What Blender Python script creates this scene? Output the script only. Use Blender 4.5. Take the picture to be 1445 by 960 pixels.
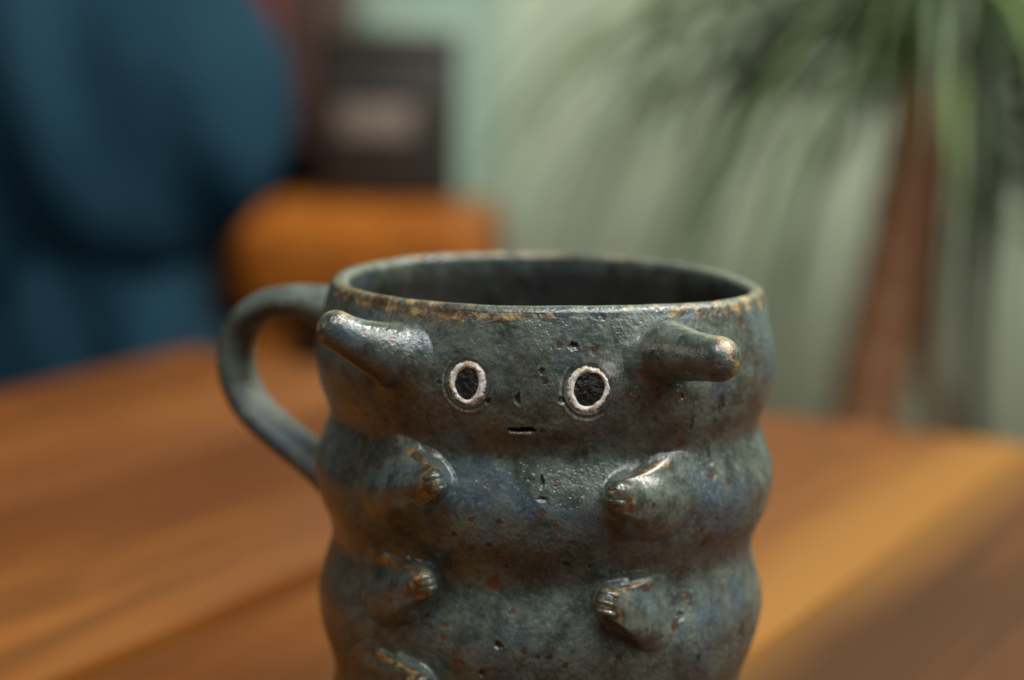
import bpy, math, random
import numpy as np

for o in list(bpy.data.objects):
    bpy.data.objects.remove(o)
SC = bpy.context.scene
COL = SC.collection
random.seed(7); RNG = np.random.default_rng(7)
PI = math.pi

# ------------------------------------------------------------------ camera
# world: metres, table top at z = 0, mug axis at x = y = 0, camera looks along +Y
F = 3000.0; PITCH = math.radians(9.18); ROLL = math.radians(1.3)
CAM = np.array([-0.0064, -0.398, 0.1524])
cp, sp_ = math.cos(PITCH), math.sin(PITCH)
FWD = np.array([0, cp, -sp_]); UP0 = np.array([0, sp_, cp]); X0 = np.array([1.0, 0, 0])
RIGHT = math.cos(ROLL) * X0 + math.sin(ROLL) * UP0
UP = math.cos(ROLL) * UP0 - math.sin(ROLL) * X0
cam_d = bpy.data.cameras.new('camera'); cam = bpy.data.objects.new('camera', cam_d); COL.objects.link(cam)
from mathutils import Matrix, Vector
M = Matrix.Identity(4)
for i in range(3):
    M[i][0] = RIGHT[i]; M[i][1] = UP[i]; M[i][2] = -FWD[i]; M[i][3] = CAM[i]
cam.matrix_world = M
cam_d.sensor_width = 36; cam_d.lens = F / 1445 * 36; cam_d.clip_start = .01; cam_d.clip_end = 50
cam_d.dof.use_dof = True; cam_d.dof.focus_distance = 0.356; cam_d.dof.aperture_fstop = 7.4
SC.camera = cam

def ray(x, y):
    return FWD + RIGHT * ((x - 722.5) / F) - UP * ((y - 480) / F)
def at_y(x, y, Y):                       # pixel -> point on the plane at world depth Y
    r = ray(x, y); return CAM + r * ((Y - CAM[1]) / r[1])
def at_z(x, y, Z):
    r = ray(x, y); return CAM + r * ((Z - CAM[2]) / r[2])

# ------------------------------------------------------------------ light
w = bpy.data.worlds.new('World'); SC.world = w; w.use_nodes = True
w.node_tree.nodes['Background'].inputs[0].default_value = (.68, .72, .66, 1)
w.node_tree.nodes['Background'].inputs[1].default_value = 0.055
SC.view_settings.view_transform = 'Standard'; SC.view_settings.look = 'None'
SC.view_settings.exposure = 0; SC.view_settings.gamma = 1
def area(name, loc, target, sx, sy, power, col):
    l = bpy.data.lights.new(name, 'AREA'); l.shape = 'RECTANGLE'; l.size = sx; l.size_y = sy
    l.energy = power; l.color = col
    o = bpy.data.objects.new(name, l); COL.objects.link(o); o.location = loc
    o.rotation_euler = (Vector(target) - Vector(loc)).to_track_quat('-Z', 'Y').to_euler()
    return o
area('window_light', (.10, -.38, .95), (0, 0, .05), .62, .34, 8.0, (.95, .98, 1.0))
area('right_window_light', (.85, -.45, .80), (0, 0, .06), .7, .7, 6.5, (.90, 1.0, .97))
area('room_light', (.9, .35, 1.35), (.15, 1.55, .05), .9, .7, 60, (1.0, .97, .86))
area('left_warm_light', (-1.6, -.3, .8), (-.2, .6, .0), .8, .8, 3.2, (1.0, .84, .64))  # unseen warm light from the left on the chair and table

# ------------------------------------------------------------------ helpers
def tag(o, label=None, cat=None, group=None, kind=None):
    if label: o['label'] = label
    if cat: o['category'] = cat
    if group: o['group'] = group
    if kind: o['kind'] = kind
    return o
def empty(name, loc, rz=0, **k):
    o = bpy.data.objects.new(name, None); COL.objects.link(o); o.location = loc; o.rotation_euler = (0, 0, rz)
    o.empty_display_size = .05
    return tag(o, **k)
def mesh(name, V, Fc, smooth=True, attrs=None):
    me = bpy.data.meshes.new(name)
    V = np.asarray(V, float); Fc = np.asarray(Fc, np.int64)
    n = Fc.shape[1]
    me.vertices.add(len(V)); me.vertices.foreach_set('co', V.ravel())
    me.loops.add(Fc.size); me.loops.foreach_set('vertex_index', Fc.ravel().astype(np.int32))
    me.polygons.add(len(Fc)); me.polygons.foreach_set('loop_start', np.arange(0, Fc.size, n, dtype=np.int32))
    me.polygons.foreach_set('loop_total', np.full(len(Fc), n, np.int32))
    me.update(calc_edges=True); me.validate()
    me.polygons.foreach_set('use_smooth', np.full(len(me.polygons), smooth, bool))
    for k, a in (attrs or {}).items():
        at = me.attributes.new(k, 'FLOAT', 'POINT'); at.data.foreach_set('value', np.asarray(a, np.float32).ravel())
    return me
def obj(name, me, mat, parent=None, loc=None, rot=None):
    o = bpy.data.objects.new(name, me); COL.objects.link(o)
    if mat is not None and not me.materials: me.materials.append(mat)
    if parent is not None: o.parent = parent
    if loc is not None: o.location = loc
    if rot is not None: o.rotation_euler = rot
    return o
def grid_faces(nu, nv, wrap_v=False):
    a = np.arange(nu - 1)[:, None]; b = np.arange(nv if wrap_v else nv - 1)[None, :]
    b2 = (b + 1) % nv
    q = np.stack([a * nv + b, a * nv + b2, (a + 1) * nv + b2, (a + 1) * nv + b], -1)
    return q.reshape(-1, 4)
def box_mesh(name, sx, sy, sz, bev=.004, seg=2):
    import bmesh
    bm = bmesh.new(); bmesh.ops.create_cube(bm, size=1)
    for v in bm.verts: v.co = (v.co.x * sx, v.co.y * sy, v.co.z * sz)
    if bev: bmesh.ops.bevel(bm, geom=bm.edges[:], offset=bev, segments=seg, profile=.5, affect='EDGES')
    me = bpy.data.meshes.new(name); bm.to_mesh(me); bm.free()
    for p in me.polygons: p.use_smooth = True
    return me
def tube_mesh(name, pts, radii, n=14, flat=None, cap=True):
    """swept tube; flat = (side vector, ratio) squeezes the section"""
    pts = np.asarray(pts, float); radii = np.broadcast_to(np.asarray(radii, float), (len(pts),))
    T = np.gradient(pts, axis=0); T /= np.linalg.norm(T, axis=1)[:, None]
    ref = np.array(flat[0] if flat else (0, 0, 1.0), float)
    if not flat and abs(T[0] @ ref) > .9: ref = np.array([1.0, 0, 0])
    V = []
    th = np.linspace(0, 2 * PI, n, endpoint=False)
    for p, t, r in zip(pts, T, radii):
        s = ref - t * (ref @ t); s /= np.linalg.norm(s); u = np.cross(t, s)
        k = flat[1] if flat else 1
        V.append(p + r * (np.cos(th)[:, None] * s + np.sin(th)[:, None] * u * k))
    V = np.array(V)
    if cap:
        V = np.concatenate([np.repeat(pts[:1, None], n, 1), V, np.repeat(pts[-1:, None], n, 1)])
    return V.reshape(-1, 3), grid_faces(len(V), n, True)
def cat(points, n):                      # Catmull-Rom through points
    P = np.asarray(points, float); P = np.vstack([2 * P[0] - P[1], P, 2 * P[-1] - P[-2]])
    out = []
    m = len(P) - 3
    for t in np.linspace(0, m - 1e-9, n):
        i = int(t); u = t - i
        a, b, c, d = P[i:i + 4]
        out.append(.5 * (2 * b + (c - a) * u + (2 * a - 5 * b + 4 * c - d) * u * u + (3 * b - a - 3 * c + d) * u ** 3))
    return np.array(out)

# ------------------------------------------------------------------ materials
class NT:
    def __init__(s, name):
        s.m = bpy.data.materials.new(name); s.m.use_nodes = True; s.t = s.m.node_tree
        s.b = s.t.nodes['Principled BSDF']
    def n(s, typ, ins=None, **props):
        nd = s.t.nodes.new(typ)
        for k, v in props.items(): setattr(nd, k, v)
        for k, v in (ins or {}).items(): s.set(nd.inputs[k], v)
        return nd
    def set(s, sock, v):
        if isinstance(v, bpy.types.NodeSocket): s.t.links.new(v, sock)
        else: sock.default_value = v
    def coord(s, scale=(1, 1, 1), loc=(0, 0, 0)):
        c = s.n('ShaderNodeTexCoord')
        return s.n('ShaderNodeMapping', {'Vector': c.outputs['Object'], 'Scale': scale, 'Location': loc}).outputs[0]
    def noise(s, vec, scale, detail=3, rough=.55, dist=0):
        return s.n('ShaderNodeTexNoise', {'Vector': vec, 'Scale': scale, 'Detail': detail, 'Roughness': rough, 'Distortion': dist}).outputs[0]
    def ramp(s, fac, a, b, lo=0.0, hi=1.0):
        return s.n('ShaderNodeMapRange', {'Value': fac, 'From Min': a, 'From Max': b, 'To Min': lo, 'To Max': hi}, interpolation_type='SMOOTHSTEP').outputs[0]
    def mix(s, fac, a, b):
        nd = s.n('ShaderNodeMix', data_type='RGBA')
        s.set(nd.inputs[0], fac)
        for i, v in ((6, a), (7, b)):
            s.set(nd.inputs[i], v if isinstance(v, bpy.types.NodeSocket) else (*v, 1))
        return nd.outputs[2]
    def math(s, op, a, b=0.0):
        nd = s.n('ShaderNodeMath', operation=op); s.set(nd.inputs[0], a); s.set(nd.inputs[1], b); return nd.outputs[0]
    def attr(s, name): return s.n('ShaderNodeAttribute', attribute_name=name).outputs['Fac']
    def out(s, col=None, rough=None, bump=None, strength=.3, dist=.001, **extra):
        if col is not None: s.set(s.b.inputs['Base Color'], col if isinstance(col, bpy.types.NodeSocket) else (*col, 1))
        if rough is not None: s.set(s.b.inputs['Roughness'], rough)
        if bump is not None:
            bp = s.n('ShaderNodeBump', {'Height': bump, 'Strength': strength, 'Distance': dist})
            s.t.links.new(bp.outputs[0], s.b.inputs['Normal']); s.t.links.new(bp.outputs[0], s.b.inputs['Coat Normal'])
        for k, v in extra.items(): s.set(s.b.inputs[k], v)
        return s.m

def glaze():
    s = NT('stoneware_glaze'); v = s.coord()
    n_big = s.noise(v, 55, 3, .55); n_mid = s.noise(v, 230, 4, .6); n_fine = s.noise(v, 1100, 3, .6)
    vb = s.coord(loc=(.31, .17, .43)); n_blue = s.noise(vb, 75, 3, .55, .6)
    vc = s.coord(loc=(.77, .27, .13)); n_br = s.noise(vc, 95, 4, .6)
    col = s.mix(s.ramp(n_mid, .3, .72), (.030, .040, .033), (.104, .128, .106))
    col = s.mix(s.math('MULTIPLY', s.ramp(n_blue, .51, .69), .6), col, (.048, .080, .112))
    col = s.mix(s.math('MULTIPLY', s.ramp(n_br, .52, .74), .45), col, (.055, .036, .020))
    # fine mottling of the melt
    col = s.mix(s.math('MULTIPLY', s.ramp(n_fine, .53, .76), .42), col, (.21, .225, .20))
    col = s.mix(s.math('MULTIPLY', s.ramp(n_fine, .47, .27), .5), col, (.018, .018, .014))
    # iron specks, two sizes
    def specks(scale, loc, lo, hi):
        vv = s.coord(loc=loc)
        jit = s.n('ShaderNodeTexNoise', {'Vector': vv, 'Scale': 900.0, 'Detail': 2.0})
        off = s.n('ShaderNodeVectorMath', {0: jit.outputs[1], 1: (.0011, .0011, .0011)}, operation='MULTIPLY').outputs[0]
        vv = s.n('ShaderNodeVectorMath', {0: vv, 1: off}, operation='ADD').outputs[0]
        vo = s.n('ShaderNodeTexVoronoi', {'Vector': vv, 'Scale': scale})
        sep = s.n('ShaderNodeSeparateColor', {0: vo.outputs['Color']})
        size = s.ramp(sep.outputs[0], .55, 1.0, 0.0, hi)
        d = s.math('SUBTRACT', size, vo.outputs['Distance'])
        return s.ramp(d, 0, lo), sep.outputs[1]
    sp1, c1 = specks(185, (.1, .2, .3), .14, .30)
    sp2, c2 = specks(420, (.5, .9, .2), .16, .36)
    col = s.mix(s.math('MULTIPLY', sp2, .9), col, s.mix(c2, (.02, .011, .007), (.11, .048, .024)))
    col = s.mix(s.math('MULTIPLY', sp1, .95), col, s.mix(c1, (.018, .009, .005), (.105, .040, .018)))
    # iron break along edges
    rust = s.attr('rust')
    rn = s.noise(s.coord(loc=(.2, .6, .4)), 420, 5, .65)
    rf = s.ramp(s.math('ADD', rust, s.math('MULTIPLY', s.math('SUBTRACT', rn, .5), 1.5)), .42, .68)
    rc = s.mix(s.ramp(s.noise(s.coord(loc=(.9, .1, .6)), 330, 4, .6), .44, .62), (.05, .028, .012), (.30, .205, .08))
    rc = s.mix(s.ramp(s.noise(s.coord(loc=(.4, .3, .8)), 260, 3, .5), .66, .76), rc, (.50, .25, .08))
    col = s.mix(rf, col, rc)
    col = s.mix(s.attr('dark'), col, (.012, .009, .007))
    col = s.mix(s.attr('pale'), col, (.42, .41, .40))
    rough = s.ramp(n_mid, .25, .75, .26, .46)
    rough = s.math('ADD', rough, s.math('MULTIPLY', rf, .12))
    # orange-peel and pinholes
    peel = s.noise(v, 950, 2, .5)
    pin = s.n('ShaderNodeTexVoronoi', {'Vector': v, 'Scale': 1150.0}).outputs['Distance']
    pin = s.ramp(pin, .0, .34)
    mask = s.ramp(s.noise(s.coord(loc=(.6, .4, .9)), 90, 2, .5), .38, .62)
    h = s.math('ADD', s.math('MULTIPLY', peel, 1.0), s.math('MULTIPLY', s.math('MULTIPLY', pin, mask), .42))
    h = s.math('SUBTRACT', h, s.math('MULTIPLY', sp2, .35))
    h = s.math('SUBTRACT', h, s.math('MULTIPLY', sp1, .5))
    h = s.math('ADD', h, s.math('MULTIPLY', s.math('MULTIPLY', rf, rn), .6))
    gl = s.attr('gloss')
    h = s.math('MULTIPLY', h, s.ramp(gl, 0, 1, 1.0, .28))
    rough = s.math('SUBTRACT', rough, s.math('MULTIPLY', gl, .06))
    return s.out(col, rough, h, .66, .00034, **{'Specular IOR Level': .5, 'Coat Weight': s.math('ADD', .36, s.math('MULTIPLY', gl, .22)), 'Coat Roughness': s.math('SUBTRACT', .27, s.math('MULTIPLY', gl, .04)), 'Coat IOR': 1.6})

def slip():
    s = NT('white_slip'); v = s.coord()
    n = s.noise(v, 620, 5, .7)
    col = s.mix(s.ramp(n, .47, .62), (.80, .79, .74), (.52, .39, .24))
    col = s.mix(s.ramp(s.noise(s.coord(loc=(.3, .3, .1)), 700, 3, .6), .60, .72), col, (.10, .05, .02))
    col = s.mix(s.attr('dark'), col, (.05, .04, .03))
    return s.out(col, .38, s.noise(v, 1400, 4, .6), .6, .0004)
def pupil_mat():
    s = NT('black_pupil_glaze'); v = s.coord()
    n = s.noise(v, 900, 4, .6, 1.0)
    return s.out(s.mix(s.ramp(n, .4, .7), (.003, .003, .004), (.010, .010, .010)), .25, n, 1.0, .0009, **{'Specular IOR Level': .35})
def wood(name, a, b, c, seed, pale_band=None, rough=.44):
    s = NT(name)
    v = s.coord(scale=(1, .09, 1), loc=(seed * .37, seed * .71, 0))
    g = s.noise(v, 55, 5, .6, .8); f = s.noise(v, 420, 3, .6); big = s.noise(s.coord(loc=(seed, 0, 0), scale=(1, .3, 1)), 12, 2, .5)
    col = s.mix(s.ramp(g, .36, .64), tuple(q * .80 for q in a), b)
    col = s.mix(s.math('MULTIPLY', s.ramp(big, .46, .66), .85), col, c)
    col = s.mix(s.math('MULTIPLY', s.ramp(f, .55, .8), .4), col, tuple(x * .5 for x in a))
    if pale_band:
        x = s.n('ShaderNodeSeparateXYZ', {0: s.coord()}).outputs[0]
        xw = s.math('ADD', x, s.math('MULTIPLY', s.math('SUBTRACT', big, .5), .03))
        col = s.mix(s.ramp(xw, pale_band[0], pale_band[1]), col, s.mix(g, pale_band[2], tuple(q * .82 for q in pale_band[2])))
    return s.out(col, s.ramp(g, .2, .8, rough - .06, rough + .1), f, .15, .0006, **{'Specular IOR Level': .12})
def plain(name, a, b, scale, rough=.6, bump=.2, bd=.002, stretch=(1, 1, 1), **k):
    s = NT(name); n = s.noise(s.coord(scale=stretch), scale, 4, .6)
    return s.out(s.mix(s.ramp(n, .3, .7), a, b), rough, n, bump, bd, **k)

GLAZE = glaze(); SLIP = slip(); PUPIL = pupil_mat()

# ------------------------------------------------------------------ setting
def quad(name, pts, mat, kind='structure'):
    me = bpy.data.meshes.new(name); me.from_pydata([tuple(p) for p in pts], [], [(0, 1, 2, 3)]); me.update()
    return tag(obj(name, me, mat), kind=kind)
FZ = -.74; WY = 1.60
M_wall = plain('sage_wall_paint', (.46, .55, .42), (.53, .62, .485), 3.0, .75, .15, .003)
M_floor = plain('brown_floor', (.10, .06, .035), (.15, .09, .05), 6, .5, .1, .002)
quad('floor', [(-3, -2, FZ), (3, -2, FZ), (3, WY, FZ), (-3, WY, FZ)], M_floor)
wall_bm = box_mesh('wall', 6, .1, 2.6, 0); wo = tag(obj('wall', wall_bm, M_wall, loc=(0, WY + .05, FZ + 1.3)), kind='structure')

# ------------------------------------------------------------------ table of broad planks
TA = math.radians(27)
dv = np.array([math.sin(TA), math.cos(TA)]); nv = np.array([math.cos(TA), -math.sin(TA)])
PW = .122; N0 = -.360; END = .384; PL = 1.25; NPL = 7; TH = .030
tc = nv * (N0 + PW * NPL / 2) + dv * (END - PL / 2)
table = empty('wooden_table', (tc[0], tc[1], FZ), -TA, label='brown table of broad varnished wooden planks under the mug', cat='table')
pm = box_mesh('plank', PW - .0010, PL, TH, .0016, 2)
browns = [((.34, .135, .036), (.44, .20, .062), (.27, .10, .028)), ((.32, .13, .036), (.46, .215, .065), (.24, .085, .024)),
          ((.34, .14, .036), (.43, .19, .055), (.28, .10, .028)), ((.155, .058, .022), (.23, .092, .034), (.12, .045, .02)),
          ((.19, .072, .024), (.27, .11, .036), (.15, .055, .02)), ((.33, .13, .035), (.42, .19, .06), (.26, .1, .03)), ((.3, .12, .033), (.4, .18, .058), (.24, .09, .03))]
browns = [tuple((c[0] * .41, c[1] * .305, c[2] * .17) for c in t) for t in browns]
for i in range(NPL):
    me = pm if i == 0 else pm.copy(); me.materials.clear()
    pale_band = (.018, .046, (.235, .098, .016)) if i == 2 else (-.036, -.064, (.20, .083, .0145)) if i == 3 else None  # paler strip along one long edge of these two planks
    me.materials.append(wood('plank_wood_%d' % i, *browns[i], seed=i + 1, pale_band=pale_band))
    po_ = obj('plank', me, None, table, ((i - (NPL - 1) / 2) * PW - (.0037 if i == 1 else 0), 0, -FZ - TH / 2))
    if i == 1: po_.scale.x = (PW - .0085) / (PW - .0010)
M_leg = wood('table_leg_wood', (.22, .09, .03), (.3, .13, .045), (.18, .07, .025), 11)
W2 = PW * NPL / 2
ap = box_mesh('apron', W2 * 2 - .16, .022, .08, .003); al = box_mesh('apron', .022, PL - .16, .08, .003); lg = box_mesh('leg', .055, .055, -FZ - TH - .001, .004)
for sy in (-1, 1):
    obj('apron', ap, M_leg, table, (0, sy * (PL / 2 - .085), -FZ - TH - .041))
for sx in (-1, 1):
    obj('apron', al, M_leg, table, (sx * (W2 - .085), 0, -FZ - TH - .0412))
    for sy in (-1, 1): obj('leg', lg, M_leg, table, (sx * (W2 - .06), sy * (PL / 2 - .06), (-FZ - TH - .001) / 2))

# ------------------------------------------------------------------ the mug
MM = .001; H = 100.0
prof = np.array([(0, 40.2), (2.5, 41.3), (7, 42.6), (11, 43.35), (15, 43.6), (20, 42.7), (23.5, 41.4), (26, 41.0), (29, 42.0), (32, 43.1), (35.5, 43.8),
                 (41, 43.0), (45.5, 41.1), (49, 40.3), (52.5, 41.0), (57, 42.3), (61, 42.7), (67, 41.8), (72, 40.2), (76.5, 39.3), (80, 39.8), (84, 40.6),
                 (89, 40.6), (94, 39.4), (98, 37.5), (100, 35.8)])
dens = cat(prof, 1200); order = np.argsort(dens[:, 0]); dens = dens[order]
def Rb(phi, z):
    """outer radius (mm) of the hand-thrown wall at angle phi (0 = face, + = right) and height z (mm)"""
    d = H - z - .9 * np.sin(phi + .5) * 0
    base = np.interp(d, dens[:, 0], dens[:, 1])
    wob = .22 * np.sin(2 * phi + .8) + .16 * np.sin(3 * phi + z * .05) + .10 * np.sin(5 * phi - z * .11) + .07 * np.sin(9 * phi + z * .19)
    front = np.exp(-(phi / .9) ** 2)
    groove = -.25 * front * (np.exp(-((d - 26.5) / 4.5) ** 2) + np.exp(-((d - 50) / 4.5) ** 2) + .7 * np.exp(-((d - 77) / 5) ** 2))
    return base + wob + groove
def S(phi, z, h=0.0):
    r = Rb(phi, z) + h
    return np.stack([r * np.sin(phi), -r * np.cos(phi), z + 0 * phi], -1) * MM
def hit(x, y, out=0.0):
    """pixel -> (phi, z mm) where its ray meets the wall, or a shell `out` mm above it"""
    r = ray(x, y) / MM; c = CAM / MM
    t = np.linspace(.25, .45, 4000)
    P = c + t[:, None] * ray(x, y) / MM
    g = np.hypot(P[:, 0], P[:, 1]) - Rb(np.arctan2(P[:, 0], -P[:, 1]), P[:, 2]) - out
    i = int(np.argmax(g < 0)) if (g < 0).any() else int(np.argmin(g))
    p = P[i]
    return math.atan2(p[0], -p[1]), p[2], p * MM

mug = empty('mug', (0, 0, 0), label='dark blue-green glazed stoneware mug with a face, two horns and stubby feet', cat='mug')

# marks pressed or burst into the wall: (x px, y px, radius x mm, radius z mm, depth mm, dark)
marks = [(809, 491, .75, .65, .5, 1), (765, 681, .42, 1.15, .45, 1), (765, 705, .9, .4, .3, .8), (703, 911, .7, .7, .45, 1), (798, 796, .75, .5, .35, .9),
         (734, 600, .5, .4, 0, 0), (893, 551, .75, .8, .3, .8), (730, 564, .55, .85, .35, .75), (577, 524, 1.3, 1.2, .35, .7), (764, 525, .45, .6, .25, .7),
         (1017, 572, .9, 2.0, .2, .65), (990, 770, .7, .5, .25, .8), (688, 566, .5, .5, .4, .9), (792, 566, .55, .6, .4, .9), (620, 540, .5, .4, .2, .7),
         (905, 430, .5, .3, .3, .9), (832, 800, .6, .4, .2, .6), (600, 870, .6, .5, .2, .6), (690, 770, .5, .5, .2, .7), (640, 755, .5, .5, .2, .7),
         (715, 800, .45, .4, .2, .7), (920, 480, .9, .7, .25, .45), (960, 560, .5, .8, .2, .6), (975, 600, .5, 1.2, .2, .55), (1000, 645, .5, 1.4, .2, .55),
         (680, 950, .7, .6, .3, .8), (1045, 890, .9, 1.2, .2, .5), (960, 870, .8, .9, .2, .5), (985, 930, .5, 1.1, .2, .5)]
eyes = [dict(px=(659, 541), rx=3.6, rz=4.0, pupil=(2.15, 2.65), po=(-.15, -.12)), dict(px=(830, 551), rx=3.85, rz=4.25, pupil=(2.6, 2.95), po=(.22, .12))]
mouth_px = (736, 607)

f1 = np.linspace(-1.42, 1.42, 900); f2 = np.linspace(1.42, 2 * PI - 1.42, 262)[1:-1]
PHI = np.concatenate([f1, f2]); NPH = len(PHI)
rows = []                                       # (kind, z, r_offset/radius)
zo = np.concatenate([np.linspace(0, 14, 24)[:-1], np.linspace(14, H - 1.3, 390)])
LIP = 3.3
V = []; rust = []; dark = []; pale = []
ph = PHI
def add(r, z, ru, da=0, pa=0):
    V.append(np.stack([r * np.sin(ph), -r * np.cos(ph), z], -1)); rust.append(np.broadcast_to(ru, ph.shape)); dark.append(np.broadcast_to(da, ph.shape)); pale.append(np.broadcast_to(pa, ph.shape))
def rim_dz(z):                                  # uneven hand-cut rim
    k = np.clip((z - 78) / 22, 0, 1) ** 2
    return k * (.34 * np.sin(ph * 2 + 1.2) + .16 * np.sin(ph * 3 + .4) + .05 * np.sin(ph * 7) + .03 * np.sin(ph * 13 + 1) + .02 * np.sin(ph * 29))
zero = np.zeros_like(ph)
for r in (2, 20, 32, 34.8): add(zero + r, zero + (1.2 if r < 33 else .2), .0)
eh = [hit(*e['px'])[:2] for e in eyes]; mh = hit(*mouth_px)[:2]
mk_h = [hit(m[0], m[1])[:2] for m in marks]
for z in zo:
    zz = zero + z
    r = Rb(ph, zz); da = np.zeros_like(ph); pa = np.zeros_like(ph)
    for e, (p0, z0) in zip(eyes, eh):
        q = np.hypot((ph - p0) * 43.3 / e['rx'], (zz - z0) / e['rz'])
        r = r - .55 * np.clip((1.02 - q) / .12, 0, 1) 
        a = np.arctan2((zz - z0), (ph - p0) * 43.3); w_ = np.clip(np.cos(a + 2.4) + .15, 0, 1)
        r = r + w_ * (.09 * np.exp(-((q - 1.26) / .07) ** 2) - .14 * np.exp(-((q - 1.14) / .05) ** 2))
        da = np.maximum(da, .5 * np.exp(-((q - 1.15) / .05) ** 2) * (.5 + .5 * np.sin(a * 2 + 2.6 + p0)))
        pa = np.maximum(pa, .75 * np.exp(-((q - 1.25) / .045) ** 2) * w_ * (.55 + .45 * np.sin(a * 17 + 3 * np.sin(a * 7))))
    p0, z0 = eh[1]; bx_ = (ph - p0) * 43.3 - 3.6; bz_ = zz - z0 - 3.3
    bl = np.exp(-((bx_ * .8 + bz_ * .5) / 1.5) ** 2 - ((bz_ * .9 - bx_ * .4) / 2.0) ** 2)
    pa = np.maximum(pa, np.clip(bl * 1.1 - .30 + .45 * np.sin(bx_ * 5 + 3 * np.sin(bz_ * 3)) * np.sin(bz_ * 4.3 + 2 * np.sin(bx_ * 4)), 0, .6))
    p0, z0 = mh
    q = np.maximum(np.abs((ph - p0) * 43.3 / 2.15), np.abs(zz - z0 - .10 * np.sin((ph - p0) * 60) - .05 * np.sin(ph * 400)) / (.36 - .10 * np.clip(((ph - p0) * 43.3 / 2) ** 2, 0, 1)))
    r = r - 1.3 * np.clip((1.18 - q) / .3, 0, 1); da = np.maximum(da, np.clip((1.15 - q) / .25, 0, 1))
    lipm = np.exp(-((zz - z0 + .66) / .20) ** 2) * (np.abs((ph - p0) * 43.3 + .3) < 1.9)
    r = r + .2 * lipm; pa = np.maximum(pa, 1.0 * lipm * (.6 + .4 * np.sin(ph * 900)))
    for (mx, my, ra, rz, de, dk), (p0, z0) in zip(marks, mk_h):
        if abs(z - z0) > rz * 2.4: continue
        dx = (ph - p0) * 43.3
        th = np.arctan2(zz - z0, dx)
        q = np.hypot(dx / ra, (zz - z0) / rz) * (1 + .10 * np.sin(2 * th + mx) + .10 * np.sin(3 * th + mx) + .12 * np.sin(5 * th + my))
        g = np.clip((1.15 - q) / .5, 0, 1)
        r = r - de * g; r = r + .08 * np.exp(-((q - 1.35) / .25) ** 2); da = np.maximum(da, dk * g)
    dd = H - z
    ru = .52 * np.exp(-(dd / 2.0) ** 2) + .24 * np.exp(-((dd - 2) / 3.5) ** 2)
    ru = ru * (.85 + .3 * np.sin(ph * 3 + 4.2))
    # glaze runs dark-brown patches left of centre on the rim
    ru = ru + .10 * np.exp(-(dd / 1.8) ** 2) + .34 * np.exp(-((ph + .35) / .38) ** 2) * np.exp(-(dd / 4.2) ** 2)
    add(r, zz + rim_dz(zz), ru, da, pa)
rt = Rb(ph, zero + H - 1.3)
for a in np.linspace(0, PI, 16)[1:]:
    lipw = LIP + .3 * np.sin(ph * 3 + 1) + .06 * np.sin(ph * 8)
    r = rt - lipw / 2 + lipw / 2 * np.cos(a); z = H - 1.3 + 1.35 * np.sin(a) + zero
    add(r, z + rim_dz(z), .50 + .12 * np.sin(ph * 3 + 4.2) if a < 2.6 else .3)
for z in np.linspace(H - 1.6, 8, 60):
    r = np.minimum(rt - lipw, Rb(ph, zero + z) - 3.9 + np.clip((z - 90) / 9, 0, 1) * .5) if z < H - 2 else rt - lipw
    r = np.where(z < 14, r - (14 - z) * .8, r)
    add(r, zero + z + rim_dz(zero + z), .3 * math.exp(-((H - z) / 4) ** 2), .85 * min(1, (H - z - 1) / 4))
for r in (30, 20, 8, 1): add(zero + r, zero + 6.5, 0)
V = np.array(V) * MM
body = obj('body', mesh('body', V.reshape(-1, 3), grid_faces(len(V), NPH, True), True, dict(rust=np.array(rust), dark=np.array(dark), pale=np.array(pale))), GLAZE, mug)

# eyes: a rough ring of white slip with a black glazed pupil sunk in it
for e, (p0, z0) in zip(eyes, eh):
    nt, nr = 120, 16
    th = np.linspace(0, 2 * PI, nt, endpoint=False)
    k = e['px'][0]
    edge = 1 + .03 * np.sin(3 * th + k) + .015 * np.sin(7 * th + 2 * k) + .022 * np.sin(11 * th + 2) + .018 * np.sin(19 * th) + .018 * np.sin(31 * th + k)
    ein = 1 + .04 * np.sin(2 * th + k) + .03 * np.sin(3 * th + k) + .015 * np.sin(8 * th)
    P = []; dk = []
    for s_ in np.linspace(0, 1, nr):
        ux = (1 - s_) * (e['pupil'][0] * .97 * np.cos(th) * ein + e['po'][0]) + s_ * e['rx'] * np.cos(th) * edge
        uz = (1 - s_) * (e['pupil'][1] * .97 * np.sin(th) * ein + e['po'][1]) + s_ * e['rz'] * np.sin(th) * edge
        hgt = -.58 + .62 * math.sin(PI * min(1, s_ * 1.05 + .02)) ** .6 + .04 * np.sin(5 * th + s_ * 9 + k) * math.sin(PI * s_)
        P.append(S(p0 + ux / 43.3, z0 + uz, hgt)); dk.append(np.full(nt, 0.3 if s_ == 0 else .45 if s_ == 1 else 0.0))
    eo = obj('eye', mesh('eye', np.array(P).reshape(-1, 3), grid_faces(nr, nt, True), True, dict(dark=np.array(dk))), SLIP, mug)
    tag(eo, label='cream slip ring of an eye')
    P = []
    for s_ in np.linspace(0, 1, 14):
        ux = e['pupil'][0] * 1.10 * np.cos(th) * ein * s_ + e['po'][0]; uz = e['pupil'][1] * 1.10 * np.sin(th) * ein * s_ + e['po'][1]
        hgt = -.24 - .07 * s_ ** 4 + .04 * np.sin(ux * 3.1 + k) * np.sin(uz * 2.7 + k)
        P.append(S(p0 + ux / 43.3, z0 + uz, hgt))
    obj('pupil', mesh('pupil', np.array(P).reshape(-1, 3), grid_faces(14, nt, True)), PUPIL, eo)

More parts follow.
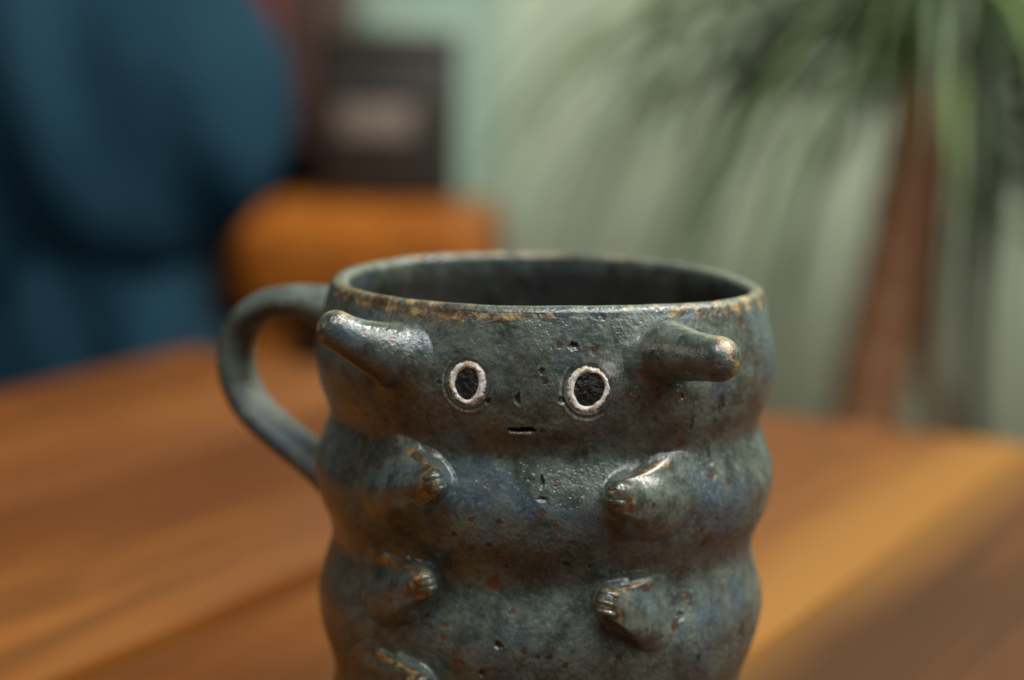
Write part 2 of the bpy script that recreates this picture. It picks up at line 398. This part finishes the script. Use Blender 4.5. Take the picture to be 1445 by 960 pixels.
# mouth: the dark slit floor
th = np.linspace(0, 2 * PI, 32, endpoint=False); P = []
for s_ in np.linspace(0, 1, 5):
    ux = 2.1 * np.sign(np.cos(th)) * np.abs(np.cos(th)) ** .5 * s_; uz = .42 * np.sign(np.sin(th)) * np.abs(np.sin(th)) ** .6 * s_
    P.append(S(mh[0] + ux / 43.3, mh[1] + uz, -1.05 + .05 * s_ + 0 * th))
obj('mouth', mesh('mouth', np.array(P).reshape(-1, 3), grid_faces(5, 32, True)), PUPIL, mug)

def radial(p):                                  # project points on the wall, h mm above it
    p = p / MM
    return np.arctan2(p[..., 0], -p[..., 1]), p[..., 2]
def protrude(name, base_uz, cz, path, rad, flare, rust_fn, squash=1.0, nt=72):
    """a horn: flared foot on the wall, then rings along `path` (3-D, metres) of radius rad (mm)"""
    th = np.linspace(0, 2 * PI, nt, endpoint=False)
    p0, z0 = base_uz
    path = np.asarray(path); n = len(path)
    T = np.gradient(path, axis=0); T /= np.linalg.norm(T, axis=1)[:, None]
    up = np.array([0, 0, 1.0]); P = []; R_ = []
    rings = []
    for p, t, r in zip(path, T, rad):
        s = np.cross(t, up); s /= np.linalg.norm(s); u = np.cross(s, t)
        rings.append(p + MM * r * (np.cos(th)[:, None] * s * squash + np.sin(th)[:, None] * u))
    rings = np.array(rings)
    # foot rings on the wall, outside -> inside, blended into the first free ring
    r0 = rings[0]; s0 = np.cross(T[0], up); s0 /= np.linalg.norm(s0)
    sgn = 1 if s0[0] * math.cos(p0) + s0[1] * math.sin(p0) > 0 else -1
    nf = 14
    for j in range(nf):
        q = j / (nf - 1)
        rr = flare * (1 - q) + rad[0] * .95 * q
        ux = sgn * np.cos(th) * min(rr, 7.6 + .1 * rr); uz = np.sin(th) * np.where(np.sin(th) > 0, min(rr, H - 3.0 - z0), rr)
        wall = S(p0 + ux / 43.3, z0 + uz, -.16 + .15 * min(1, q * 2))
        k = q ** 2.6
        P.append(wall * (1 - k) + r0 * k); R_.append(np.full(nt, 0.0))
    for i in range(1, n): P.append(rings[i]); R_.append(rust_fn(i / (n - 1), th) + 0 * th)
    P = np.array(P)
    o = obj(name, mesh(name, P.reshape(-1, 3), grid_faces(len(P), nt, True), True, dict(rust=np.array(R_), gloss=np.repeat(.45 * np.clip(np.arange(len(P)) / 20, 0, 1)[:, None], nt, 1))), GLAZE, mug)
    return o
def horn(base_px, tip_px, tip_out, r_base, r_tip, flare, bend, pw):
    p0, z0, b = hit(*base_px)
    _, _, tp = hit(*tip_px, out=tip_out)
    nrm = np.array([math.sin(p0), -math.cos(p0), 0])
    b = S(np.array(p0), np.array(z0), .7)
    mid = (b + tp) / 2 + nrm * bend * MM
    tt = np.linspace(0, 1, 22)
    path = [(1 - t) ** 2 * b + 2 * t * (1 - t) * mid + t * t * tp for t in tt]
    rad = [r_tip + (r_base - r_tip) * (1 - t) ** pw for t in tt]
    ax = path[-1] - path[-2]; ax /= np.linalg.norm(ax)
    for a in np.linspace(0, PI / 2, 10)[1:]:
        path.append(tp + ax * MM * r_tip * math.sin(a) * .95); rad.append(max(r_tip * math.cos(a), .02))
    # tangents at the cap stay along the axis
    o = protrude('horn', (p0, z0), None, path, rad, flare, lambda s, th: .16 + .75 * max(0, s - .38) + .17 * np.sin(th * 2 + 1 + 5 * s), nt=72)
    return o
horn((556, 499), (473, 465), 10.4, 5.9, 3.4, 12.0, 1.4, 1.8)
horn((940, 496), (1014, 507), 12.6, 5.6, 3.9, 14.0, 1.6, 2.4)

def foot(outline, center, tip_px, tip_out, crest_deg, convex_dir, tip_r=(1.9, 2.5), raise_hi=5.2, raise_lo=.4, toes=2, flare=1.18, toe_dir=None):
    """pinched-clay foot. outline: pixels round its base; crest_deg: direction of the ridge seen from `center` (0 = right, 90 = up);
    convex_dir: +1 when the plump side lies counter-clockwise of the ridge, -1 when clockwise"""
    N = 192
    cu = np.array(hit(*center)[:2]); cu[0] *= 43.3
    O = []
    for p in outline:
        a = hit(*p); O.append((a[0] * 43.3, a[1]))
    O = (np.array(O) - cu) * .95
    ang = np.arctan2(O[:, 1], O[:, 0]); o_ = np.argsort(ang); ang = ang[o_]; rr = np.hypot(O[o_, 0], O[o_, 1])
    th = np.linspace(-PI, PI, N, endpoint=False)
    rr = np.interp(th, np.r_[ang - 2 * PI, ang, ang + 2 * PI], np.r_[rr, rr, rr])
    for _ in range(14): rr = (np.roll(rr, 1) + 2 * rr + np.roll(rr, -1)) / 4
    _, _, tip = hit(*tip_px, out=tip_out)
    tphi, tz = radial(tip)
    tu = np.array([float(tphi) * 43.3, float(tz)]) - cu
    bu = np.stack([rr * np.cos(th), rr * np.sin(th)], -1)
    n0 = np.array([math.sin(cu[0] / 43.3), -math.cos(cu[0] / 43.3), 0])
    cbase = S(np.array(cu[0] / 43.3), np.array(cu[1]), 0)
    ax = tip - (cbase + n0 * 2.0 * MM); ax /= np.linalg.norm(ax)
    dl = (th - math.radians(crest_deg) + PI) % (2 * PI) - PI
    dl = dl * convex_dir                                     # > 0 : plump side
    plump = np.where(dl >= 0, np.interp(dl, [0, .5, 1.0, 1.9, 2.6, PI], [.20, .48, .78, 1.0, .9, .55]), .20 * np.exp(-(dl / .24) ** 2))
    plump = np.where(dl < -2.2, np.interp(dl, [-PI, -2.2], [.55, .0]), plump)
    for _ in range(8): plump = (np.roll(plump, 1) + 2 * plump + np.roll(plump, -1)) / 4
    ridge = np.exp(-(dl / .20) ** 2)
    raise_ = raise_lo + (raise_hi - raise_lo) * plump + .55 * ridge
    def surf(uv, h): return S((cu[0] + uv[:, 0]) / 43.3, cu[1] + uv[:, 1], h)
    B0 = surf(bu * flare, -.15); B1 = surf(bu * (flare * .9 + .1), .02)
    C = surf(bu * .52 + tu * .46, raise_)
    Bc = S((cu[0] + bu[:, 0] * .8) / 43.3, cu[1] + bu[:, 1] * .8, .2)
    dvec = Bc - cbase; dvec -= (dvec @ ax)[:, None] * ax; dvec /= np.linalg.norm(dvec, axis=1)[:, None]
    vert = np.array([0, 0, 1.0]) - ax * ax[2]; vert /= np.linalg.norm(vert); side = np.cross(vert, ax)
    def tring(p, k): return p + MM * k * ((dvec @ side)[:, None] * side * tip_r[0] + (dvec @ vert)[:, None] * vert * tip_r[1])
    T = tring(tip, 1.0)
    P = [B0, B1]; R_ = [np.zeros(N), np.zeros(N)]
    for s_ in np.linspace(0, 1, 26)[1:]:
        P.append((1 - s_) ** 2 * B1 + 2 * s_ * (1 - s_) * C + s_ ** 2 * T)
        R_.append(np.maximum(.78 * np.exp(-(dl / .36) ** 2) * min(1, s_ * 3), .58 * np.clip((s_ - .5) / .4, 0, 1)))
    for a in np.linspace(0, PI / 2, 7)[1:]:
        P.append(tring(tip + ax * MM * 1.3 * math.sin(a), max(math.cos(a), .01))); R_.append(np.full(N, .5))
    P = np.array(P)
    fo = obj('foot', mesh('foot', P.reshape(-1, 3), grid_faces(len(P), N, True), True, dict(rust=np.array(R_), gloss=np.repeat(np.clip(np.arange(len(P)) / 9 - .15, 0, 1)[:, None], N, 1))), GLAZE, mug)
    td = vert if toe_dir is None else vert * toe_dir[1] + side * toe_dir[0]; td /= np.linalg.norm(td); tp2 = np.cross(ax, td)
    m_, n_ = 9, 16
    la = np.linspace(0, PI, m_); lo = np.linspace(0, 2 * PI, n_, endpoint=False)
    for i in range(toes):
        k = (i - (toes - 1) / 2)
        sp = 2.5 / toes + .75
        c = tip + td * MM * k * sp + tp2 * MM * .25 * k + ax * MM * (-.26 - .30 * abs(k))
        rx = 1.0 - .05 * abs(k)
        Q = c + MM * (np.cos(la)[:, None, None] * ax * 1.75 + np.sin(la)[:, None, None] * (np.cos(lo)[None, :, None] * td * (.56 * sp + .05) * rx + np.sin(lo)[None, :, None] * tp2 * 2.05 * rx))
        obj('toe', mesh('toe', Q.reshape(-1, 3), grid_faces(m_, n_, True), True, dict(rust=np.broadcast_to(.42 + .22 * np.sin(la)[:, None] * np.sin(lo + i)[None, :], (m_, n_)), gloss=np.ones(m_ * n_))), GLAZE, fo)
    return fo
# right upper, left upper, right lower, left lower, lowest left
foot([(852, 690), (872, 668), (905, 660), (940, 645), (972, 646), (985, 680), (972, 725), (945, 752), (905, 756), (870, 740)], (915, 702), (868, 699), 5.2, 42, -1)
foot([(640, 680), (622, 652), (592, 632), (560, 620), (535, 632), (510, 690), (530, 735), (575, 748), (612, 728)], (572, 686), (616, 681), 5.4, 118, 1, tip_r=(1.9, 2.4))
foot([(838, 848), (852, 822), (885, 812), (918, 815), (942, 822), (948, 860), (940, 905), (920, 915), (885, 895), (852, 875)], (892, 856), (854, 850), 4.8, 36, -1, tip_r=(1.8, 2.5), raise_hi=4.6, toes=3)
foot([(618, 822), (608, 792), (575, 782), (540, 778), (520, 782), (512, 830), (528, 868), (568, 876), (604, 856)], (562, 828), (603, 823), 5.0, 145, 1, tip_r=(1.8, 2.3), raise_hi=4.8)
foot([(622, 975), (600, 940), (565, 922), (530, 910), (508, 918), (500, 975), (515, 1015), (560, 1024), (605, 1005)], (556, 972), (598, 968), 5.0, 128, 1, tip_r=(1.8, 2.3), raise_hi=4.8)

# handle: a flattened strap in a vertical plane turned a little behind the left side
HA = math.radians(24)
hd = np.array([-math.cos(HA), math.sin(HA), 0]); hn = np.array([math.sin(HA), math.cos(HA), 0])
def on_handle(x, y):
    r = ray(x, y); t = -(CAM @ hn) / (r @ hn); return CAM + r * t
hp = [on_handle(*p) for p in [(492, 446), (455, 430), (415, 425), (376, 432), (346, 456), (334, 494), (338, 535), (356, 572), (386, 602), (420, 630), (455, 656), (485, 676)]]
hp = cat(hp, 90)
tt = np.linspace(0, 1, 90)
hr = (6.1 + 2.0 * np.exp(-(tt / .10) ** 2) + 1.6 * np.exp(-((1 - tt) / .08) ** 2) - .5 * np.sin(tt * PI)) * MM
Vh, Fh = tube_mesh('handle', hp, hr, 40, flat=(hn, .56))
# soft thumb-pulled edges: the strap is slightly dished
obj('handle', mesh('handle', Vh, Fh, True, dict(rust=np.full(len(Vh), .08), gloss=np.full(len(Vh), -2.2))), GLAZE, mug)

# ------------------------------------------------------------------ background
def sq(n, p): return np.sign(n) * np.abs(n) ** p
def pillow(name, sx, sy, sz, e=.55, fold=.0, seed=0, mat=None, parent=None, loc=(0, 0, 0), rot=(0, 0, 0), nu=60, nv=120):
    la = np.linspace(-PI / 2, PI / 2, nu)[:, None]; lo = np.linspace(0, 2 * PI, nv, endpoint=False)[None, :]
    x = sq(np.cos(la), e) * sq(np.cos(lo), e); y = sq(np.cos(la), e) * sq(np.sin(lo), e); z = sq(np.sin(la), e) + 0 * lo
    X = x * sx + .0; Z = z * sz
    f = fold * (np.sin(X * 75 + 6 * np.sin(Z * 9 + seed) + seed) + .6 * np.sin(X * 41 - Z * 22 + 2 * seed) + .5 * np.sin(X * 130 + Z * 30))
    Y = y * sy + f * np.sign(y) * np.abs(y) ** .5
    V = np.stack([X, Y, Z], -1)
    return obj(name, mesh(name, V.reshape(-1, 3), grid_faces(nu, nv, True)), mat, parent, loc, rot)

M_blue = plain('blue_upholstery', (.0045, .021, .037), (.009, .031, .051), 14, .85, .3, .003, **{'Specular IOR Level': .08})
M_dkleg = plain('dark_chair_leg_wood', (.03, .018, .01), (.05, .03, .018), 30, .5)
c0 = at_y(-188, 140, .80)
chair = empty('armchair', (c0[0], .86, FZ), 0, label='blue fabric armchair with a rounded folded backrest beyond the table', cat='armchair')
pillow('backrest', .240, .085, .130, .92, .0055, 1.0, M_blue, chair, (0, -.06, c0[2] - FZ + .0))
c1 = at_y(-170, 420, .80)
pillow('cushion', .190, .080, .105, .5, .006, 2.3, M_blue, chair, (-.004, -.036, c1[2] - FZ - .012))
pillow('back_shell', .20, .05, .22, .4, .002, .4, M_blue, chair, (0, .05, .50))
pillow('seat', .25, .22, .10, .4, .003, 3.3, M_blue, chair, (0, -.05, .34))
for sx in (-1, 1):
    pillow('armrest', .05, .20, .13, .45, .002, 2, M_blue, chair, (sx * .26, -.05, .44))
    for yy in (-.2, .1):
        Vt, Ft = tube_mesh('leg', [(0, 0, 0), (0, 0, .13), (0, 0, .27)], [.013, .018, .022])
        obj('leg', mesh('leg', Vt, Ft), M_dkleg, chair, (sx * .19, yy, 0))

# low side table of orange wood with a dark box on it
M_or = wood('orange_wood', (.26, .072, .008), (.33, .105, .014), (.21, .054, .007), 21, rough=.45)
sa = at_y(508, 306, 1.02)
TZs = sa[2]
bench = empty('side_table', (sa[0] + .002, 1.115, FZ), math.radians(-5), label='orange wooden side table with a thick rounded top carrying the dark box', cat='side table')
obj('top', box_mesh('top', .178, .19, .075, .022, 5), M_or, bench, (0, 0, TZs - FZ - .0375))
lm = box_mesh('leg', .026, .026, TZs - FZ - .075, .003)
for sx in (-1, 1):
    for sy in (-1, 1): obj('leg', lm, M_or, bench, (sx * .062, sy * .068, (TZs - FZ - .075) / 2))
b0 = at_y(548, 270, 1.13)
M_box = plain('dark_card', (.013, .010, .008), (.019, .014, .011), 20, .55, .1)
M_lab = plain('pale_label', (.15, .12, .10), (.18, .145, .12), 40, .7, .05)
bt = at_y(548, 72, 1.13)[2]
bw = .094; bh = bt - TZs
boxe = empty('box', (b0[0], 1.155, TZs + .0005), math.radians(-4), label='dark brown box with a pale label standing on the orange side table', cat='box')
obj('carton', box_mesh('carton', bw, .06, bh, .003), M_box, boxe, (0, 0, bh / 2))
l0 = at_y(533, 172, 1.125)
obj('label', box_mesh('label', .054, .0012, .024, .0004), M_lab, boxe, (l0[0] - b0[0], -.0305, l0[2] - TZs))
obj('lid', box_mesh('lid', bw + .002, .062, .012, .002), M_box, boxe, (0, 0, bh + .0065))

# bookcase behind, dark wood
M_dk = plain('dark_cabinet_wood', (.030, .012, .006), (.048, .020, .009), 12, .5, .15, .001, (1, 1, .1))
k0 = at_y(250, 100, 1.34); k1 = at_y(478, 100, 1.34)
kw = k1[0] - k0[0] + .25
book = empty('bookcase', (k1[0] - kw / 2, 1.46, FZ), 0, label='tall dark brown bookcase between the blue armchair and the dark box', cat='bookcase')
KH = 1.15
sm = box_mesh('side_panel', .018, .23, KH, .001)
for sx in (-1, 1): obj('side_panel', sm, M_dk, book, (sx * (kw / 2 - .009), 0, KH / 2))
obj('back_panel', box_mesh('back_panel', kw - .036, .008, KH, 0), M_dk, book, (0, .11, KH / 2))
sh = box_mesh('shelf', kw - .037, .215, .016, .001)
zs_ = at_y(400, 190, 1.36)[2] - FZ
for z in (.06, zs_ - .56, zs_ - .28, zs_, KH - .009): obj('shelf', sh, M_dk, book, (0, -.004, z))
for i, (w_, h_, d_, col, lab) in enumerate([(.026, .15, .12, (.035, .012, .008), 'black spined book at the end of the bookcase shelf'), (.022, .17, .13, (.085, .010, .007), 'dark red book on the bookcase shelf'),
                                            (.034, .155, .12, (.07, .028, .014), 'chestnut brown book on the bookcase shelf'), (.03, .165, .13, (.16, .075, .05), 'pinkish tan book on the bookcase shelf'),
                                            (.03, .15, .13, (.05, .03, .02), 'dark umber book on the bookcase shelf beside the tan one')]):
    xb = k1[0] - .020 - sum([.026, .022, .034, .03, .03][:i]) - w_ / 2 - .001 * i
    b = empty('book', (xb, 1.40, FZ + zs_ + .0085), 0, label=lab, cat='book', group='books on the bookcase shelf')
    obj('cover', box_mesh('cover', w_, d_, h_, .002), plain('book_cover_%d' % i, col, tuple(c * 1.25 for c in col), 30, .6), b, (0, 0, h_ / 2))
    obj('pages', box_mesh('pages', w_ - .006, d_ - .004, .003, 0), plain('book_pages_%d' % i, (.5, .45, .36), (.55, .5, .4), 60, .8), b, (0, .002, h_ + .001))

# added mint panel, its colour standing in for a shaded strip of wall
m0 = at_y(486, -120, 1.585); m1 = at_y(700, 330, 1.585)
M_mint = plain('mint_wall_shade', (.19, .28, .225), (.23, .32, .265), 5, .6, .05)
mp = empty('wall_shade_panel', ((m0[0] + m1[0]) / 2, 1.575, FZ), 0, label='mint green panel added for the shaded strip of sage wall behind the dark box', cat='wall_shade_panel')
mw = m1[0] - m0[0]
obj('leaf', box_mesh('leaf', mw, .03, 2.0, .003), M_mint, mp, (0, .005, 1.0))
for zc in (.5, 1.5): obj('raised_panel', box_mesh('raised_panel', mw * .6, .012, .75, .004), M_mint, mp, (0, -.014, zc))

# ------------------------------------------------------------------ potted plant with long arching leaves
PY = 1.02
M_lf = [plain('leaf_green_%d' % i, a, b, 60, .5, .1, .0008, (1, 1, 1)) for i, (a, b) in enumerate([((.075, .125, .035), (.125, .185, .055)), ((.018, .036, .014), (.034, .06, .022)), ((.075, .125, .06), (.12, .175, .085))])]
M_st = plain('red_brown_cane', (.17, .070, .030), (.28, .125, .058), 60, .7, .5, .003, (1, 1, 4))
M_st2 = plain('dark_cane', (.06, .035, .02), (.10, .06, .035), 60, .7, .5, .003, (1, 1, 4))
M_pot = plain('terracotta', (.33, .13, .07), (.4, .17, .09), 20, .8, .2)
base = at_y(1260, 560, PY); base[2] = FZ
plant = empty('potted_plant', base, 0, label='tall potted plant with long narrow arching green leaves and reddish canes', cat='plant')
pr = [(0, .0), (.10, .0), (.135, .24), (.15, .24), (.15, .28), (.135, .28), (.128, .25), (0, .25)]
th = np.linspace(0, 2 * PI, 40, endpoint=False)
Vp = np.array([[(r * math.cos(t), r * math.sin(t), z) for t in th] for r, z in pr])
obj('pot', mesh('pot', Vp.reshape(-1, 3), grid_faces(len(pr), 40, True), True), M_pot, plant)
def loc(x, y, Y=PY): return at_y(x, y, Y) - base
def cane(pts, r0, r1, m, name='cane'):
    p = cat(pts, 40); r = np.linspace(r0, r1, 40) * (1 + .06 * np.sin(np.arange(40) * 1.9))
    Vt, Ft = tube_mesh(name, p, r, 16); return obj(name, mesh(name, Vt, Ft), m, plant)
cane([(-.02, 0, .25), loc(1205, 760), loc(1228, 560), loc(1262, 380), loc(1290, 200), loc(1312, 90)], .030, .017, M_st)
cane([(.05, .02, .25), loc(1375, 760, PY + .05), loc(1372, 560, PY + .05), loc(1378, 380, PY + .05), loc(1392, 200, PY + .05), loc(1400, 60, PY + .05)], .008, .007, M_st2)
cane([(.02, -.03, .25), loc(1330, 700, PY + .03), loc(1312, 500, PY + .03), loc(1322, 300, PY + .03), loc(1345, 60, PY + .03)], .009, .008, M_st)
def leaf(o, az, elev, L, width, droop, mat, twist=0.0):
    n = 18; p = np.array(o, float); ps = [p.copy()]
    d = np.array([math.cos(az) * math.cos(elev), math.sin(az) * math.cos(elev), math.sin(elev)])
    for i in range(n - 1):
        d = d + np.array([0, 0, -droop * (.25 + i / n)]) / n * 2.2
        d /= np.linalg.norm(d); p = p + d * L / (n - 1); ps.append(p.copy())
    ps = np.array(ps); T = np.gradient(ps, axis=0); T /= np.linalg.norm(T, axis=1)[:, None]
    side0 = np.array([-math.sin(az), math.cos(az), 0])
    t = np.linspace(0, 1, n); wd = width * np.clip(np.minimum(.5 + t * 4, 1) * (1 - t ** 2.2), .02, 1)
    V = []
    for q, tg, k in zip(ps, T, wd):
        nn = np.cross(tg, side0); nn /= np.linalg.norm(nn)
        sd = side0 * math.cos(twist) + nn * math.sin(twist); n2 = np.cross(tg, sd)
        V += [q - sd * k - n2 * k * -.35, q - n2 * .0006, q + sd * k - n2 * k * -.35, q + n2 * .0006]
    return obj('leaf', mesh('leaf', np.array(V), grid_faces(n, 4, True), True), mat, plant)
crown = loc(1312, 80)
rd = random.Random(3)
for i in range(52):
    az = rd.uniform(0, 2 * PI); 
    leaf(crown + np.array([rd.uniform(-.01, .01), rd.uniform(-.01, .01), rd.uniform(-.02, .03)]), az, rd.uniform(.15, 1.1), rd.uniform(.22, .36), rd.uniform(.004, .0075), rd.uniform(1.2, 2.4), M_lf[rd.choice([0, 0, 1, 2])], rd.uniform(-.5, .5))
for i in range(30):                                 # the sweep towards the mug side
    leaf(crown + np.array([rd.uniform(-.01, .01), rd.uniform(-.02, .02), rd.uniform(-.01, .04)]), PI + rd.uniform(-.75, .75), rd.uniform(.1, .9), rd.uniform(.22, .40), rd.uniform(.004, .009), rd.uniform(1.0, 2.2), M_lf[rd.choice([0, 1, 2, 0])], rd.uniform(-.5, .5))
for i in range(48):                                 # fronds hanging down in front of and beside the canes
    leaf(crown + np.array([rd.uniform(.015, .10), rd.uniform(-.05, .03), rd.uniform(-.09, .03)]), rd.uniform(-1.1, .9), rd.uniform(-.7, .4), rd.uniform(.26, .50), rd.uniform(.004, .008), rd.uniform(2.2, 4.0), M_lf[rd.choice([0, 1, 1, 2])], rd.uniform(-.5, .5))
crown2 = loc(1400, 40, PY + .05)
for i in range(70):
    leaf(crown2 + np.array([rd.uniform(-.01, .01), rd.uniform(-.01, .01), rd.uniform(-.03, .03)]), rd.uniform(0, 2 * PI), rd.uniform(-.1, 1.0), rd.uniform(.24, .46), rd.uniform(.005, .010), rd.uniform(1.6, 3.2), M_lf[rd.choice([0, 0, 1, 1, 2])], rd.uniform(-.5, .5))
